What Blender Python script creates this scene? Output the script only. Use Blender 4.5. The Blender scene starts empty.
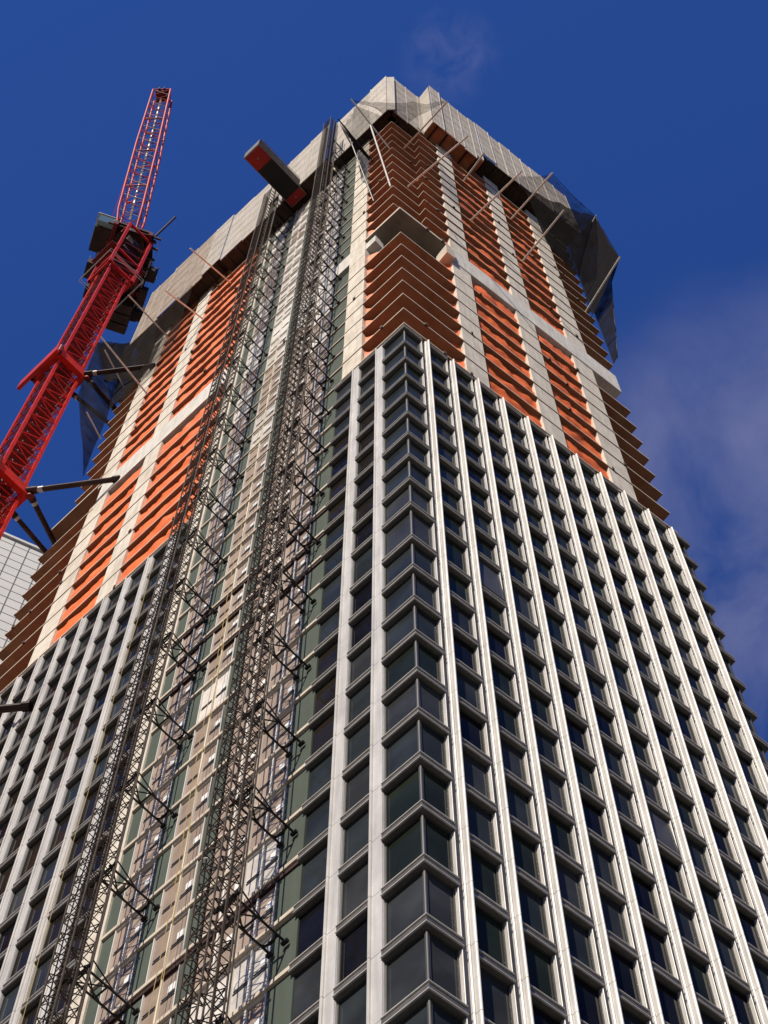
import bpy, bmesh, math, random
from mathutils import Vector, Matrix, noise

random.seed(11)
SC = bpy.context.scene
COL = SC.collection
rad = math.radians

# ------------------------------------------------------------------ frames
ALPHA = 0.14317
V2 = Vector((-math.sin(ALPHA), math.cos(ALPHA), 0))      # along the left face, away from the corner
NL = Vector((-math.cos(ALPHA), -math.sin(ALPHA), 0))     # out of the left face
MIT = Vector(((math.sin(ALPHA) - 1) / math.cos(ALPHA), -1, 0))   # mitre at the corner
GROUND = -113.8
CAM = Vector((-19.6957, -22.9628, -112.1879))
YAW, PITCH, ROLL, FPX = 0.90076, 1.214456, -0.0010456, 2000.0


def FL(s, o, z): return V2 * s + NL * o + Vector((0, 0, z))
def FR(x, o, z): return Vector((x, -o, z))


Fv = Vector((math.cos(PITCH) * math.cos(YAW), math.cos(PITCH) * math.sin(YAW), math.sin(PITCH)))
Rv = Fv.cross(Vector((0, 0, 1))).normalized()
Uv = Rv.cross(Fv)
c_, s_ = math.cos(ROLL), math.sin(ROLL)
Rv, Uv = c_ * Rv + s_ * Uv, -s_ * Rv + c_ * Uv


def px(p):          # only used to choose which repeats show largest
    d = Vector(p) - CAM
    w = d.dot(Fv)
    return 384 + FPX * d.dot(Rv) / w, 512 - FPX * d.dot(Uv) / w


# ------------------------------------------------------------------ materials
def mat(name, color, rough=0.7, metal=0.0, var=0.0, vscale=1.0, streak=0.0, bump=0.0, bscale=8.0,
        spec=0.25, dirt=None, dirt_scale=0.6, dirt_amt=0.5, perobj=0.0, subsurf=0.0):
    m = bpy.data.materials.new(name)
    m.use_nodes = True
    nt = m.node_tree
    N, L = nt.nodes, nt.links
    b = N['Principled BSDF']
    b.inputs['Roughness'].default_value = rough
    b.inputs['Metallic'].default_value = metal
    b.inputs['Specular IOR Level'].default_value = spec
    col = (*color, 1)
    b.inputs['Base Color'].default_value = col
    geo = N.new('ShaderNodeNewGeometry')
    last = None
    if var or streak or dirt or perobj:
        rgb = N.new('ShaderNodeRGB'); rgb.outputs[0].default_value = col
        last = rgb.outputs[0]
        if var:
            n = N.new('ShaderNodeTexNoise'); n.inputs['Scale'].default_value = vscale
            n.inputs['Detail'].default_value = 6; n.inputs['Roughness'].default_value = .65
            L.new(geo.outputs['Position'], n.inputs['Vector'])
            mr = N.new('ShaderNodeMapRange'); mr.inputs[1].default_value = .3; mr.inputs[2].default_value = .7
            mr.inputs[3].default_value = 1 - var; mr.inputs[4].default_value = 1 + var
            L.new(n.outputs['Fac'], mr.inputs[0])
            mx = N.new('ShaderNodeMix'); mx.data_type = 'RGBA'; mx.blend_type = 'MULTIPLY'
            mx.inputs[0].default_value = 1
            L.new(last, mx.inputs[6]); L.new(mr.outputs[0], mx.inputs[7]); last = mx.outputs[2]
        if streak:
            mp = N.new('ShaderNodeMapping'); mp.inputs['Scale'].default_value = (2.2, 2.2, .16)
            L.new(geo.outputs['Position'], mp.inputs['Vector'])
            n = N.new('ShaderNodeTexNoise'); n.inputs['Scale'].default_value = 1.6; n.inputs['Detail'].default_value = 5
            L.new(mp.outputs[0], n.inputs['Vector'])
            mr = N.new('ShaderNodeMapRange'); mr.inputs[1].default_value = .35; mr.inputs[2].default_value = .7
            mr.inputs[3].default_value = 1 - streak; mr.inputs[4].default_value = 1.0
            L.new(n.outputs['Fac'], mr.inputs[0])
            mx = N.new('ShaderNodeMix'); mx.data_type = 'RGBA'; mx.blend_type = 'MULTIPLY'
            mx.inputs[0].default_value = 1
            L.new(last, mx.inputs[6]); L.new(mr.outputs[0], mx.inputs[7]); last = mx.outputs[2]
        if dirt:
            n = N.new('ShaderNodeTexNoise'); n.inputs['Scale'].default_value = dirt_scale; n.inputs['Detail'].default_value = 8
            n.inputs['Roughness'].default_value = .7
            L.new(geo.outputs['Position'], n.inputs['Vector'])
            mr = N.new('ShaderNodeMapRange'); mr.inputs[1].default_value = .5; mr.inputs[2].default_value = .68
            mr.inputs[3].default_value = 0; mr.inputs[4].default_value = dirt_amt
            L.new(n.outputs['Fac'], mr.inputs[0])
            mx = N.new('ShaderNodeMix'); mx.data_type = 'RGBA'
            L.new(mr.outputs[0], mx.inputs[0]); L.new(last, mx.inputs[6]); mx.inputs[7].default_value = (*dirt, 1); last = mx.outputs[2]
        if perobj:
            oi = N.new('ShaderNodeObjectInfo')
            mr = N.new('ShaderNodeMapRange'); mr.inputs[3].default_value = 1 - perobj; mr.inputs[4].default_value = 1 + perobj
            L.new(oi.outputs['Random'], mr.inputs[0])
            mx = N.new('ShaderNodeMix'); mx.data_type = 'RGBA'; mx.blend_type = 'MULTIPLY'; mx.inputs[0].default_value = 1
            L.new(last, mx.inputs[6]); L.new(mr.outputs[0], mx.inputs[7]); last = mx.outputs[2]
        L.new(last, b.inputs['Base Color'])
    if bump:
        n = N.new('ShaderNodeTexNoise'); n.inputs['Scale'].default_value = bscale; n.inputs['Detail'].default_value = 5
        L.new(geo.outputs['Position'], n.inputs['Vector'])
        bp = N.new('ShaderNodeBump'); bp.inputs['Strength'].default_value = bump; bp.inputs['Distance'].default_value = .05
        L.new(n.outputs['Fac'], bp.inputs['Height']); L.new(bp.outputs[0], b.inputs['Normal'])
    return m


def net_mat(name, color, alpha, trans=0.3):
    m = bpy.data.materials.new(name); m.use_nodes = True
    nt = m.node_tree; N, L = nt.nodes, nt.links
    b = N['Principled BSDF']; b.inputs['Base Color'].default_value = (*color, 1); b.inputs['Roughness'].default_value = .8
    b.inputs['Specular IOR Level'].default_value = 0
    geo = N.new('ShaderNodeNewGeometry')
    n = N.new('ShaderNodeTexNoise'); n.inputs['Scale'].default_value = .8; n.inputs['Detail'].default_value = 7
    L.new(geo.outputs['Position'], n.inputs['Vector'])
    mr = N.new('ShaderNodeMapRange'); mr.inputs[1].default_value = .3; mr.inputs[2].default_value = .7
    mr.inputs[3].default_value = alpha - .12; mr.inputs[4].default_value = min(1, alpha + .14)
    L.new(n.outputs['Fac'], mr.inputs[0]); L.new(mr.outputs[0], b.inputs['Alpha'])
    return m


M = {
 'alu':   mat('white_metal', (.64, .62, .585), .45, .12, var=.1, vscale=.8, streak=.24, spec=.4, dirt=(.5, .47, .42), dirt_scale=.5, dirt_amt=.35),
 'alu2':  mat('white_metal_joint', (.12, .12, .12), .7),
 'bronze': mat('dark_bronze', (.14, .132, .117), .45, .2, var=.15, vscale=.7, streak=.2, perobj=.06),
 'lip': mat('pale_sill_lip', (.55, .52, .47), .45, .2, var=.1, streak=.15),
 'frame': mat('window_frame_dark', (.07, .07, .068), .45, .3),
 'conc':  mat('raw_concrete', (.76, .695, .58), .9, spec=.2, var=.12, vscale=1.3, streak=.22, dirt=(.46, .38, .29), dirt_scale=.35, dirt_amt=.55, bump=.25, bscale=5),
 'beam':  mat('pale_concrete', (.74, .71, .64), .9, spec=.2, var=.1, vscale=1.1, streak=.2, dirt=(.42, .38, .33), dirt_scale=.3, dirt_amt=.5, bump=.2),
 'slab':  mat('slab_concrete_bounce', (.27, .145, .082), .9, var=.25, vscale=.7, dirt=(.30, .09, .035), dirt_scale=.3, dirt_amt=.6),  # reddish brown: bounce off the orange sheeting is put into this concrete's colour
 'edge':  mat('slab_edge_concrete', (.58, .50, .40), .88, var=.15, vscale=1.5, dirt=(.34, .27, .2), dirt_scale=.8, dirt_amt=.5),
 'orange': mat('orange_sheeting', (.86, .17, .028), .6, var=.2, vscale=1.1, dirt=(.50, .07, .015), dirt_scale=.7, dirt_amt=.5, bump=.5, bscale=3),
 'green': mat('green_sheathing', (.088, .108, .085), .85, spec=.15, var=.1, vscale=.6, streak=.15, dirt=(.07, .088, .07), dirt_scale=.3, dirt_amt=.5, perobj=.05),
 'film':  mat('brown_film', (.35, .265, .21), .7, spec=.2, var=.16, vscale=1.2, streak=.12, perobj=.14, bump=.3, bscale=2),
 'film2': mat('pale_film', (.60, .56, .51), .7, spec=.2, var=.2, vscale=1.6, perobj=.16, bump=.6, bscale=2.5),
 'wframe': mat('white_window_frame', (.78, .75, .69), .7, spec=.2, streak=.12),
 'paper': mat('white_paper_label', (.8, .8, .78), .7),
 'black': mat('black_steel', (.022, .020, .019), .5, .3, var=.2, vscale=2),
 'mast':  mat('weathered_mast_steel', (.044, .032, .024), .75, 0, spec=.2, var=.4, vscale=1.2, dirt=(.10, .055, .028), dirt_scale=.9, dirt_amt=.45),
 'clamp': mat('edge_clamp_steel', (.07, .05, .04), .8),
 'redbeam': mat('rust_red_steel', (.035, .013, .009), .7, var=.2),
 'rope':  mat('yellow_rope', (.50, .36, .13), .8),
 'screen': mat('pale_screen_panel', (.52, .47, .40), .75, var=.12, vscale=.5, streak=.18, dirt=(.36, .30, .23), dirt_scale=.35, dirt_amt=.6, perobj=.10),
 'screen_brown': mat('brown_screen_panel', (.36, .29, .225), .85, var=.2, vscale=.5, streak=.3, dirt=(.24, .18, .13), dirt_scale=.35, dirt_amt=.7, perobj=.12),
 'screen_rib': mat('screen_rib', (.60, .56, .50), .6, streak=.2),
 'soffit': mat('grey_soffit', (.20, .17, .135), .9, var=.25, vscale=.7),
 'deckdark': mat('dark_deck_timber', (.06, .038, .026), .85, var=.4, vscale=.8),
 'deckred': mat('orange_plywood', (.36, .13, .06), .8, var=.3, vscale=.9),
 'pole':  mat('galvanised_pole', (.62, .58, .52), .7, 0, var=.2, vscale=2),
 'red':   mat('red_crane_paint', (.54, .018, .010), .5, spec=.15, var=.15, vscale=.8, dirt=(.16, .02, .012), dirt_scale=.6, dirt_amt=.6),
 'reddk': mat('dark_red_paint', (.16, .010, .009), .55, var=.25, vscale=.8),
 'craneD': mat('dark_crane_steel', (.040, .020, .015), .7, .2, var=.4, vscale=.7, dirt=(.12, .05, .03), dirt_scale=.5, dirt_amt=.6),
 'galv':  mat('galvanised_steel', (.45, .43, .40), .5, .5),
 'cabglass': mat('cab_glass', (.10, .16, .15), .12, spec=.7),
 'carblk': mat('black_car_floor', (.012, .012, .012), .7),
 'carred': mat('red_car_end', (.24, .010, .008), .5, var=.2),
 'cargrey': mat('grey_car_metal', (.17, .155, .135), .5, .3, var=.15),
 'wtower': mat('white_cladding', (.72, .71, .67), .5, var=.05, vscale=.15, perobj=.03),
 'wline': mat('dark_joint', (.22, .22, .22), .6),
 'core':  mat('dark_core', (.035, .03, .027), .9),
 'ground': mat('paved_ground', (.11, .105, .095), .9, var=.2, vscale=.5),
 'net':   net_mat('black_debris_net', (.020, .019, .019), .90),
 'netlt': net_mat('grey_debris_net', (.035, .03, .027), .42),
 'netbl': net_mat('blue_grey_debris_net', (.024, .024, .027), .80),
}


def glass(name, color, rough, warm=None):
    m = mat(name, color, rough, spec=.14)
    nt = m.node_tree; N, L = nt.nodes, nt.links; b = N['Principled BSDF']
    b.inputs['IOR'].default_value = 1.17; b.inputs['Specular Tint'].default_value = (1, .78, .45, 1)
    geo = N.new('ShaderNodeNewGeometry')
    n = N.new('ShaderNodeTexNoise'); n.inputs['Scale'].default_value = .55; n.inputs['Detail'].default_value = 2
    L.new(geo.outputs['Position'], n.inputs['Vector'])
    bp = N.new('ShaderNodeBump'); bp.inputs['Strength'].default_value = .05; bp.inputs['Distance'].default_value = .05
    L.new(n.outputs['Fac'], bp.inputs['Height']); L.new(bp.outputs[0], b.inputs['Normal'])
    # the dim rooms and blinds behind the pane
    n2 = N.new('ShaderNodeTexNoise'); n2.inputs['Scale'].default_value = .45; n2.inputs['Detail'].default_value = 4
    L.new(geo.outputs['Position'], n2.inputs['Vector'])
    mx = N.new('ShaderNodeMix'); mx.data_type = 'RGBA'
    mr = N.new('ShaderNodeMapRange'); mr.inputs[1].default_value = .4; mr.inputs[2].default_value = .7
    L.new(n2.outputs['Fac'], mr.inputs[0]); L.new(mr.outputs[0], mx.inputs[0])
    mx.inputs[6].default_value = (*color, 1)
    w = warm or tuple(c * 1.8 for c in color)
    mx.inputs[7].default_value = (*w, 1)
    L.new(mx.outputs[2], b.inputs['Base Color'])
    return m


GL = [glass('glass_slate', (.020, .024, .026), .05), glass('glass_green', (.012, .016, .012), .05, (.022, .028, .020)),
      glass('glass_black', (.006, .006, .008), .05), glass('glass_blind', (.03, .032, .034), .07),
      glass('glass_warm', (.014, .012, .010), .06, (.026, .020, .015))]


# ------------------------------------------------------------------ mesh builder
class MB:
    def __init__(self):
        self.v, self.f, self.m, self.mats = [], [], [], []

    def mi(self, material):
        if material not in self.mats: self.mats.append(material)
        return self.mats.index(material)

    def face(self, pts, material):
        i = len(self.v); self.v += [tuple(p) for p in pts]
        self.f.append(list(range(i, i + len(pts)))); self.m.append(self.mi(material))

    def hexa(self, P, material):      # 8 points: bottom 4, top 4
        i = len(self.v); self.v += [tuple(p) for p in P]
        k = self.mi(material)
        for q in ((0, 1, 2, 3), (4, 5, 6, 7), (0, 1, 5, 4), (1, 2, 6, 5), (2, 3, 7, 6), (3, 0, 4, 7)):
            self.f.append([i + a for a in q]); self.m.append(k)

    def box(self, fr, a0, a1, o0, o1, z0, z1, material):
        self.hexa([fr(a0, o0, z0), fr(a1, o0, z0), fr(a1, o1, z0), fr(a0, o1, z0),
                   fr(a0, o0, z1), fr(a1, o0, z1), fr(a1, o1, z1), fr(a0, o1, z1)], material)

    def prism(self, poly, z0, z1, material, top=None, bottom=None):   # poly: list of 2-D/3-D points
        n = len(poly); i = len(self.v)
        self.v += [(p[0], p[1], z0) for p in poly] + [(p[0], p[1], z1) for p in poly]
        k = self.mi(material)
        for j in range(n):
            self.f.append([i + j, i + (j + 1) % n, i + n + (j + 1) % n, i + n + j]); self.m.append(k)
        self.f.append([i + j for j in range(n)]); self.m.append(self.mi(bottom or material))
        self.f.append([i + n + j for j in range(n)]); self.m.append(self.mi(top or material))

    def bar(self, p, q, r, material, n=4, r2=None):
        p, q = Vector(p), Vector(q); d = q - p
        if d.length < 1e-6: return
        d.normalize()
        a = d.cross(Vector((0, 0, 1)) if abs(d.z) < .9 else Vector((1, 0, 0))).normalized(); b = d.cross(a)
        r2 = r if r2 is None else r2
        i = len(self.v); k = self.mi(material)
        for c, rr in ((p, r), (q, r2)):
            for j in range(n):
                t = 2 * math.pi * (j + .5) / n
                self.v.append(tuple(c + (a * math.cos(t) + b * math.sin(t)) * rr))
        for j in range(n):
            self.f.append([i + j, i + (j + 1) % n, i + n + (j + 1) % n, i + n + j]); self.m.append(k)
        self.f.append([i + j for j in range(n)]); self.m.append(k)
        self.f.append([i + n + j for j in range(n)]); self.m.append(k)

    def tube(self, pts, r, material, n=5):
        for a, b in zip(pts, pts[1:]): self.bar(a, b, r, material, n)

    def sweep(self, path, prof, material):    # path: (point, mitre); prof: closed loop of (o, z)
        n = len(prof); i = len(self.v); k = self.mi(material)
        for P, mt in path:
            for o, z in prof:
                w = Vector(P) + Vector(mt) * o; self.v.append((w.x, w.y, w.z + z))
        for s in range(len(path) - 1):
            for j in range(n):
                a, b = i + s * n + j, i + s * n + (j + 1) % n
                self.f.append([a, b, b + n, a + n]); self.m.append(k)
        self.f.append([i + j for j in range(n)]); self.m.append(k)
        e = i + (len(path) - 1) * n
        self.f.append([e + j for j in range(n)]); self.m.append(k)

    def grid(self, rows, material):
        n = len(rows[0]); i = len(self.v); k = self.mi(material)
        for r in rows: self.v += [tuple(p) for p in r]
        for a in range(len(rows) - 1):
            for b in range(n - 1):
                self.f.append([i + a * n + b, i + a * n + b + 1, i + (a + 1) * n + b + 1, i + (a + 1) * n + b]); self.m.append(k)

    def mesh(self, name, anchor=(0, 0, 0), smooth=False):
        A = Vector(anchor)
        me = bpy.data.meshes.new(name)
        me.from_pydata([tuple(Vector(p) - A) for p in self.v], [], self.f)
        for m_ in self.mats: me.materials.append(m_)
        for p, k in zip(me.polygons, self.m): p.material_index = k
        bm = bmesh.new(); bm.from_mesh(me)
        bmesh.ops.recalc_face_normals(bm, faces=bm.faces)
        bm.to_mesh(me); bm.free()
        if smooth:
            for p in me.polygons: p.use_smooth = True
        me.update()
        return me


WL = {}


def link(name, me, parent=None, loc=(0, 0, 0)):
    o = bpy.data.objects.new(name, me); COL.objects.link(o)
    loc = Vector(loc)
    WL[o] = loc
    if parent is not None:
        o.parent = parent; o.location = loc - WL[parent]
    else:
        o.location = loc
    return o


def part(name, mb, parent, anchor=None, smooth=False, kind=None):
    if anchor is None:
        vs = mb.v
        anchor = Vector((sum(p[0] for p in vs) / len(vs), sum(p[1] for p in vs) / len(vs), min(p[2] for p in vs)))
    o = link(name, mb.mesh(name, anchor, smooth), parent, anchor)
    if kind: o['kind'] = kind
    return o


def thing(name, loc, label, cat, group=None):
    o = link(name, None, None, loc)
    o['label'] = label; o['category'] = cat
    if group: o['group'] = group
    return o


def tag(o, label, cat, group=None):
    o['label'] = label; o['category'] = cat
    if group: o['group'] = group
    return o


# ------------------------------------------------------------------ levels
def zl(n): return -3.3 * n - (.714 if n >= 10 else 0)
NLOW = 33
SLAB_LOW = [.42, 3.8, 7.3, 10.7, 14.05, 17.45, 20.9, 24.55]
BAND0, BAND1 = 28.7, 32.85
SLAB_UP = [33.0 + 3.36 * k for k in range(0, 14)]          # 33.0 .. 76.7
ALL_FLOORS = [zl(n) for n in range(NLOW, 0, -1)] + SLAB_LOW + [28.2] + SLAB_UP + [SLAB_UP[-1] + 3.3, SLAB_UP[-1] + 6.6]

# ------------------------------------------------------------------ the tower
tower = thing('office_tower', (9, 14, GROUND),
              'unfinished high rise, glazed below, bare concrete slabs and orange sheeting above', 'tower')

X0, BAY = -.2326, 1.8746
PR = [X0 + BAY * i for i in range(1, 12)]
PLS = [2.136, 4.008] + [19.19 + 1.93 * k for k in range(10)]
XR_END = 21.85
S_EDGE = 5.56
SL0, SL_END = 17.5, 38.2


PROF_R = [(-.385, -.60), (-.385, -.07), (-.372, -.07), (-.372, .0), (-.365, .012), (-.345, .012), (-.335, .0), (-.335, -.25), (-.085, -.25), (-.085, -.03), (-.065, 0),
          (0, 0), (0, .11), (.010, .155), (.028, .19), (.05, .205), (.068, .203), (.085, .185), (.095, .15), (.095, .03), (.13, .03), (.13, -.2), (.16, -.2), (.16, -.6)]
PROF_L = [(-.43, -.60), (-.43, -.05), (-.42, -.05), (-.42, -.02), (-.41, 0), (0, 0), (0, .07), (.015, .09), (.08, .09), (.10, .07), (.10, -.03), (.15, -.03), (.15, -.2), (.20, -.2), (.20, -.6)]
CORE_R = [(-.375, -.55), (-.375, -.09), (-.362, -.03), (-.362, -.012), (-.346, -.012), (-.346, -.265), (-.075, -.265), (-.075, -.04), (.015, -.04), (.025, .09), (.08, .09), (.08, -.55)]
CORE_L = [(-.415, -.55), (-.415, -.21), (-.40, -.21), (-.40, -.03), (.02, -.03), (.02, .06), (.08, .06), (.08, -.55)]


def pilaster(fr, prof, core):
    mb = MB()
    for n in range(0, NLOW):
        zt, zb = zl(n) - .014, zl(n + 1) + .014
        if n == 0: zt = .12
        mb.prism([fr(a, o, 0) for a, o in prof], zb, zt, M['alu'])
    mb.prism([fr(a, o, 0) for a, o in core], zl(NLOW), .05, M['alu2'])
    return mb


mR = pilaster(FR, PROF_R, CORE_R).mesh('pilaster')
mL = pilaster(FL, PROF_L, CORE_L).mesh('pilaster')
for x in PR: link('pilaster', mR, tower, FR(x, 0, 0))
for s in PLS: link('pilaster', mL, tower, FL(s, 0, 0))

# spandrels ---------------------------------------------------------
SP = [(-.40, -.005), (.02, -.005), (.02, -.45), (.01, -.50), (-.40, -.515)]
LIP1 = [(.0, .0), (.05, .0), (.06, -.012), (.06, -.055), (.022, -.065), (.0, -.065)]
LIP2 = [(.0, -.37), (.06, -.385), (.07, -.395), (.07, -.437), (.06, -.447), (.0, -.452)]


def spandrel(mb, path):
    mb.sweep(path, SP, M['bronze']); mb.sweep(path, LIP1, M['lip']); mb.sweep(path, LIP2, M['lip'])


def path_R(a0, a1): return [(FR(a0, 0, 0), (0, -1, 0)), (FR(a1, 0, 0), (0, -1, 0))]
def path_L(a0, a1): return [(FL(a0, 0, 0), NL), (FL(a1, 0, 0), NL)]


PATH_C = [(FR(PR[0] - .337, 0, 0), (0, -1, 0)), (Vector((0, 0, 0)), MIT), (FL(PLS[0] - .41, 0, 0), NL)]
PATH_E = [(FR(PR[-1] + .18, 0, 0), (0, -1, 0)), (Vector((XR_END, 0, 0)), (1, -1, 0)), (Vector((XR_END, 3.4, 0)), (1, 0, 0))]
BK = FL(SL_END, 0, 0)
PATH_LE = [(FL(PLS[-1] + .2, 0, 0), NL), (BK, NL + V2), (FL(SL_END, -3.4, 0), V2)]

bays = []     # (kind, path, [pane segments (fr, a0, a1)])
bays.append(('C', PATH_C, [(FR, .157, PR[0] - .387), (FL, .157, PLS[0] - .43)]))
for i in range(10):
    bays.append(('R', path_R(PR[i] + .10, PR[i + 1] - .337), [(FR, PR[i] + .16, PR[i + 1] - .387)]))
bays.append(('E', PATH_E, [(FR, PR[-1] + .21, XR_END - .3)]))
bays.append(('L', path_L(PLS[0] + .12, PLS[1] - .41), [(FL, PLS[0] + .21, PLS[1] - .43)]))
bays.append(('L', path_L(PLS[1] + .12, S_EDGE), [(FL, PLS[1] + .21, S_EDGE)]))
bays.append(('L', path_L(SL0, PLS[2] - .41), [(FL, SL0, PLS[2] - .43)]))
for i in range(2, len(PLS) - 1):
    bays.append(('L', path_L(PLS[i] + .12, PLS[i + 1] - .41), [(FL, PLS[i] + .21, PLS[i + 1] - .43)]))
bays.append(('LE', PATH_LE, [(FL, PLS[-1] + .21, SL_END - .3)]))


def hidden(fr, a):      # left wall behind the two hoist masts is still seen; nothing is skipped there
    return False


items = []
for bi, (k, path, segs) in enumerate(bays):
    for n in range(0, NLOW):
        area = 0; inside = False
        for fr, a0, a1 in segs:
            q = [px(fr(a0, -.3, zl(n) - .45)), px(fr(a1, -.3, zl(n) - .45)), px(fr(a1, -.3, zl(n + 1))), px(fr(a0, -.3, zl(n + 1)))]
            ar = abs(sum(q[j][0] * q[(j + 1) % 4][1] - q[(j + 1) % 4][0] * q[j][1] for j in range(4))) / 2
            cx, cy = sum(a[0] for a in q) / 4, sum(a[1] for a in q) / 4
            if 0 < cx < 768 and 0 < cy < 1024: inside = True
            area += ar
        items.append((area if inside else -1, bi, n))
items.sort(key=lambda t: -t[0])
chosen = {(b, n) for a, b, n in items[:100]}

GO = -.18


def win_frame(mb, segs, z0, z1, off=(0, 0, 0)):
    t = .055
    for fr, a0, a1 in segs:
        for b0, b1, y0, y1 in ((a0, a0 + t, z0, z1), (a1 - t, a1, z0, z1), (a0 + t, a1 - t, z0, z0 + t), (a0 + t, a1 - t, z1 - t, z1)):
            mb.box(fr, b0, b1, GO - .03, GO + .05, y0, y1, M['frame'])
    if len(segs) == 2:     # corner mullion
        w = MIT
        cc = Vector((0, 0, 0)) + MIT * (GO + .06)
        p = [cc, FR(cc.x + .035, GO + .07, 0), FR(cc.x + .035, GO - .03, 0), FL(cc.dot(V2) + .035, GO - .03, 0), FL(cc.dot(V2) + .035, GO + .07, 0)]
        mb.prism([p[0], p[1], p[2], p[3], p[4]], z0, z1, M['bronze'])


def win_pane(mb, segs, z0, z1, gm):
    for fr, a0, a1 in segs:
        b0 = a0 + .055
        P = [fr(b0, GO, z0 + .055), fr(a1 - .055, GO, z0 + .055), fr(a1 - .055, GO, z1 - .055), fr(b0, GO, z1 - .055)]
        mb.hexa(P + [p - (fr(0, .02, 0) - fr(0, 0, 0)) for p in P], gm)


def sash(mb, fr, a0, a1, z0, z1, gm):      # awning sash pushed out at its foot
    ang = .05
    z1 -= .06; h = (z1 - z0 - .06)
    def T(a, h_, d):
        return fr(a, GO + .04 + math.sin(ang) * h_ + math.cos(ang) * d, z1 - math.cos(ang) * h_ + math.sin(ang) * d)
    def bx(b0, b1, h0, h1, d0, d1, m_):
        mb.hexa([T(b0, h0, d0), T(b1, h0, d0), T(b1, h0, d1), T(b0, h0, d1), T(b0, h1, d0), T(b1, h1, d0), T(b1, h1, d1), T(b0, h1, d1)], m_)
    for q in ((a0, a0 + .07, 0, h), (a1 - .07, a1, 0, h), (a0 + .07, a1 - .07, 0, .07), (a0 + .07, a1 - .07, h - .07, h)):
        bx(*q, 0, .06, M['frame'])
    bx(a0 + .07, a1 - .07, .07, h - .07, .02, .035, M['frame'])


def pick_glass(k, n):
    r = random.random()
    if k == 'C': return GL[0] if r < .6 else (GL[3] if r < .8 else GL[1])
    if k == 'L': return GL[0] if r < .35 else (GL[4] if r < .7 else (GL[2] if r < .9 else GL[3]))
    return GL[1] if r < .34 else (GL[2] if r < .66 else (GL[0] if r < .9 else GL[3]))


rest_w, rest_s = MB(), MB()
cache = {}
OPEN = {(2, 9), (6, 13), (9, 13)}
for bi, (k, path, segs) in enumerate(bays):
    fr0 = segs[0][0]
    for n in range(0, NLOW):
        z1, z0 = zl(n) - .508, zl(n + 1) + .005
        if n == 0: z1 = zl(0) - .53
        gm = pick_glass(k, n)
        if (bi, n) in chosen:
            key = (bi, round(z1 - z0, 3))
            zz = Vector((0, 0, z0))
            if ('w',) + key not in cache:
                mb = MB(); win_frame(mb, segs, 0, z1 - z0); cache[('w',) + key] = mb.mesh('window')
            if ('p', gm.name) + key not in cache:
                mb = MB(); win_pane(mb, segs, 0, z1 - z0, gm); cache[('p', gm.name) + key] = mb.mesh('pane')
            if ('s', bi) not in cache:
                mb = MB(); spandrel(mb, path); cache[('s', bi)] = mb.mesh('spandrel_panel')
            w = link('window', cache[('w',) + key], tower, zz)
            link('pane', cache[('p', gm.name) + key], w, zz)
            link('spandrel_panel', cache[('s', bi)], tower, (0, 0, zl(n)))
            if (bi, n) in OPEN:
                mb = MB(); sash(mb, *segs[0], 0, z1 - z0, GL[2]); o = link('open_sash', mb.mesh('open_sash'), w, zz)
        else:
            win_frame(rest_w, segs, z0, z1); win_pane(rest_w, segs, z0, z1, gm)
            if (bi, n) in OPEN: sash(rest_w, *segs[0], z0, z1, GL[2])
            spandrel(rest_s, [(Vector(p) + Vector((0, 0, zl(n))), m_) for p, m_ in path])
part('window', rest_w, tower, kind='stuff')
part('spandrel_panel', rest_s, tower, kind='stuff')

# solid dark body added inside to block light -----------------------------------------------------
def foot(o, xr, sl, depth=16, o2=None):
    c = MIT * o
    st = [] if o < 0 else HB
    return [(c.x, c.y), (xr, -o), (xr, depth), tuple(FL(sl, -depth, 0))[:2], tuple(FL(sl, o, 0))[:2]] + st


HB = [tuple(FL(17.46, .06, 0))[:2], tuple(FL(17.46, -.015, 0))[:2], tuple(FL(5.04, -.015, 0))[:2], tuple(FL(5.04, .06, 0))[:2]]
mb = MB()
mb.prism(foot(-.5, 21.4, 37.7), GROUND, -.3, M['core'])
part('inner_light_block', mb, tower)
mb = MB()
mb.prism(foot(-2.6, 18.2, 33.0), -.28, 90, M['core'])
part('inner_light_block', mb, tower)

# slabs --------------------------------------------------------------
def slab(poly, z, th=.16, smat=None):
    mb = MB()
    for (x0, y0), (x1, y1) in zip(poly, poly[1:] + poly[:1]):
        if y0 > 8 and x0 > 2 or y1 > 8 and x1 > 2: continue
        d = Vector((x1 - x0, y1 - y0, 0)); ln = d.length; d.normalize(); q = random.uniform(.4, 2)
        nn = Vector((d.y, -d.x, 0))
        while q < ln - .3:
            p = Vector((x0, y0, 0)) + d * q; c = random.uniform(.06, .11)
            if random.random() < .16: mb.prism([p - d * c - nn * .08, p + d * c - nn * .08, p + d * c + nn * .07, p - d * c + nn * .07], z - th - .05, z + random.uniform(.1, .28), M['clamp'])
            q += random.uniform(1.4, 3.4)
    mb.prism(poly, z - th, z, M['edge'], top=M['slab'], bottom=smat or M['slab'])
    return part('floor_slab', mb, tower)


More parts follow.
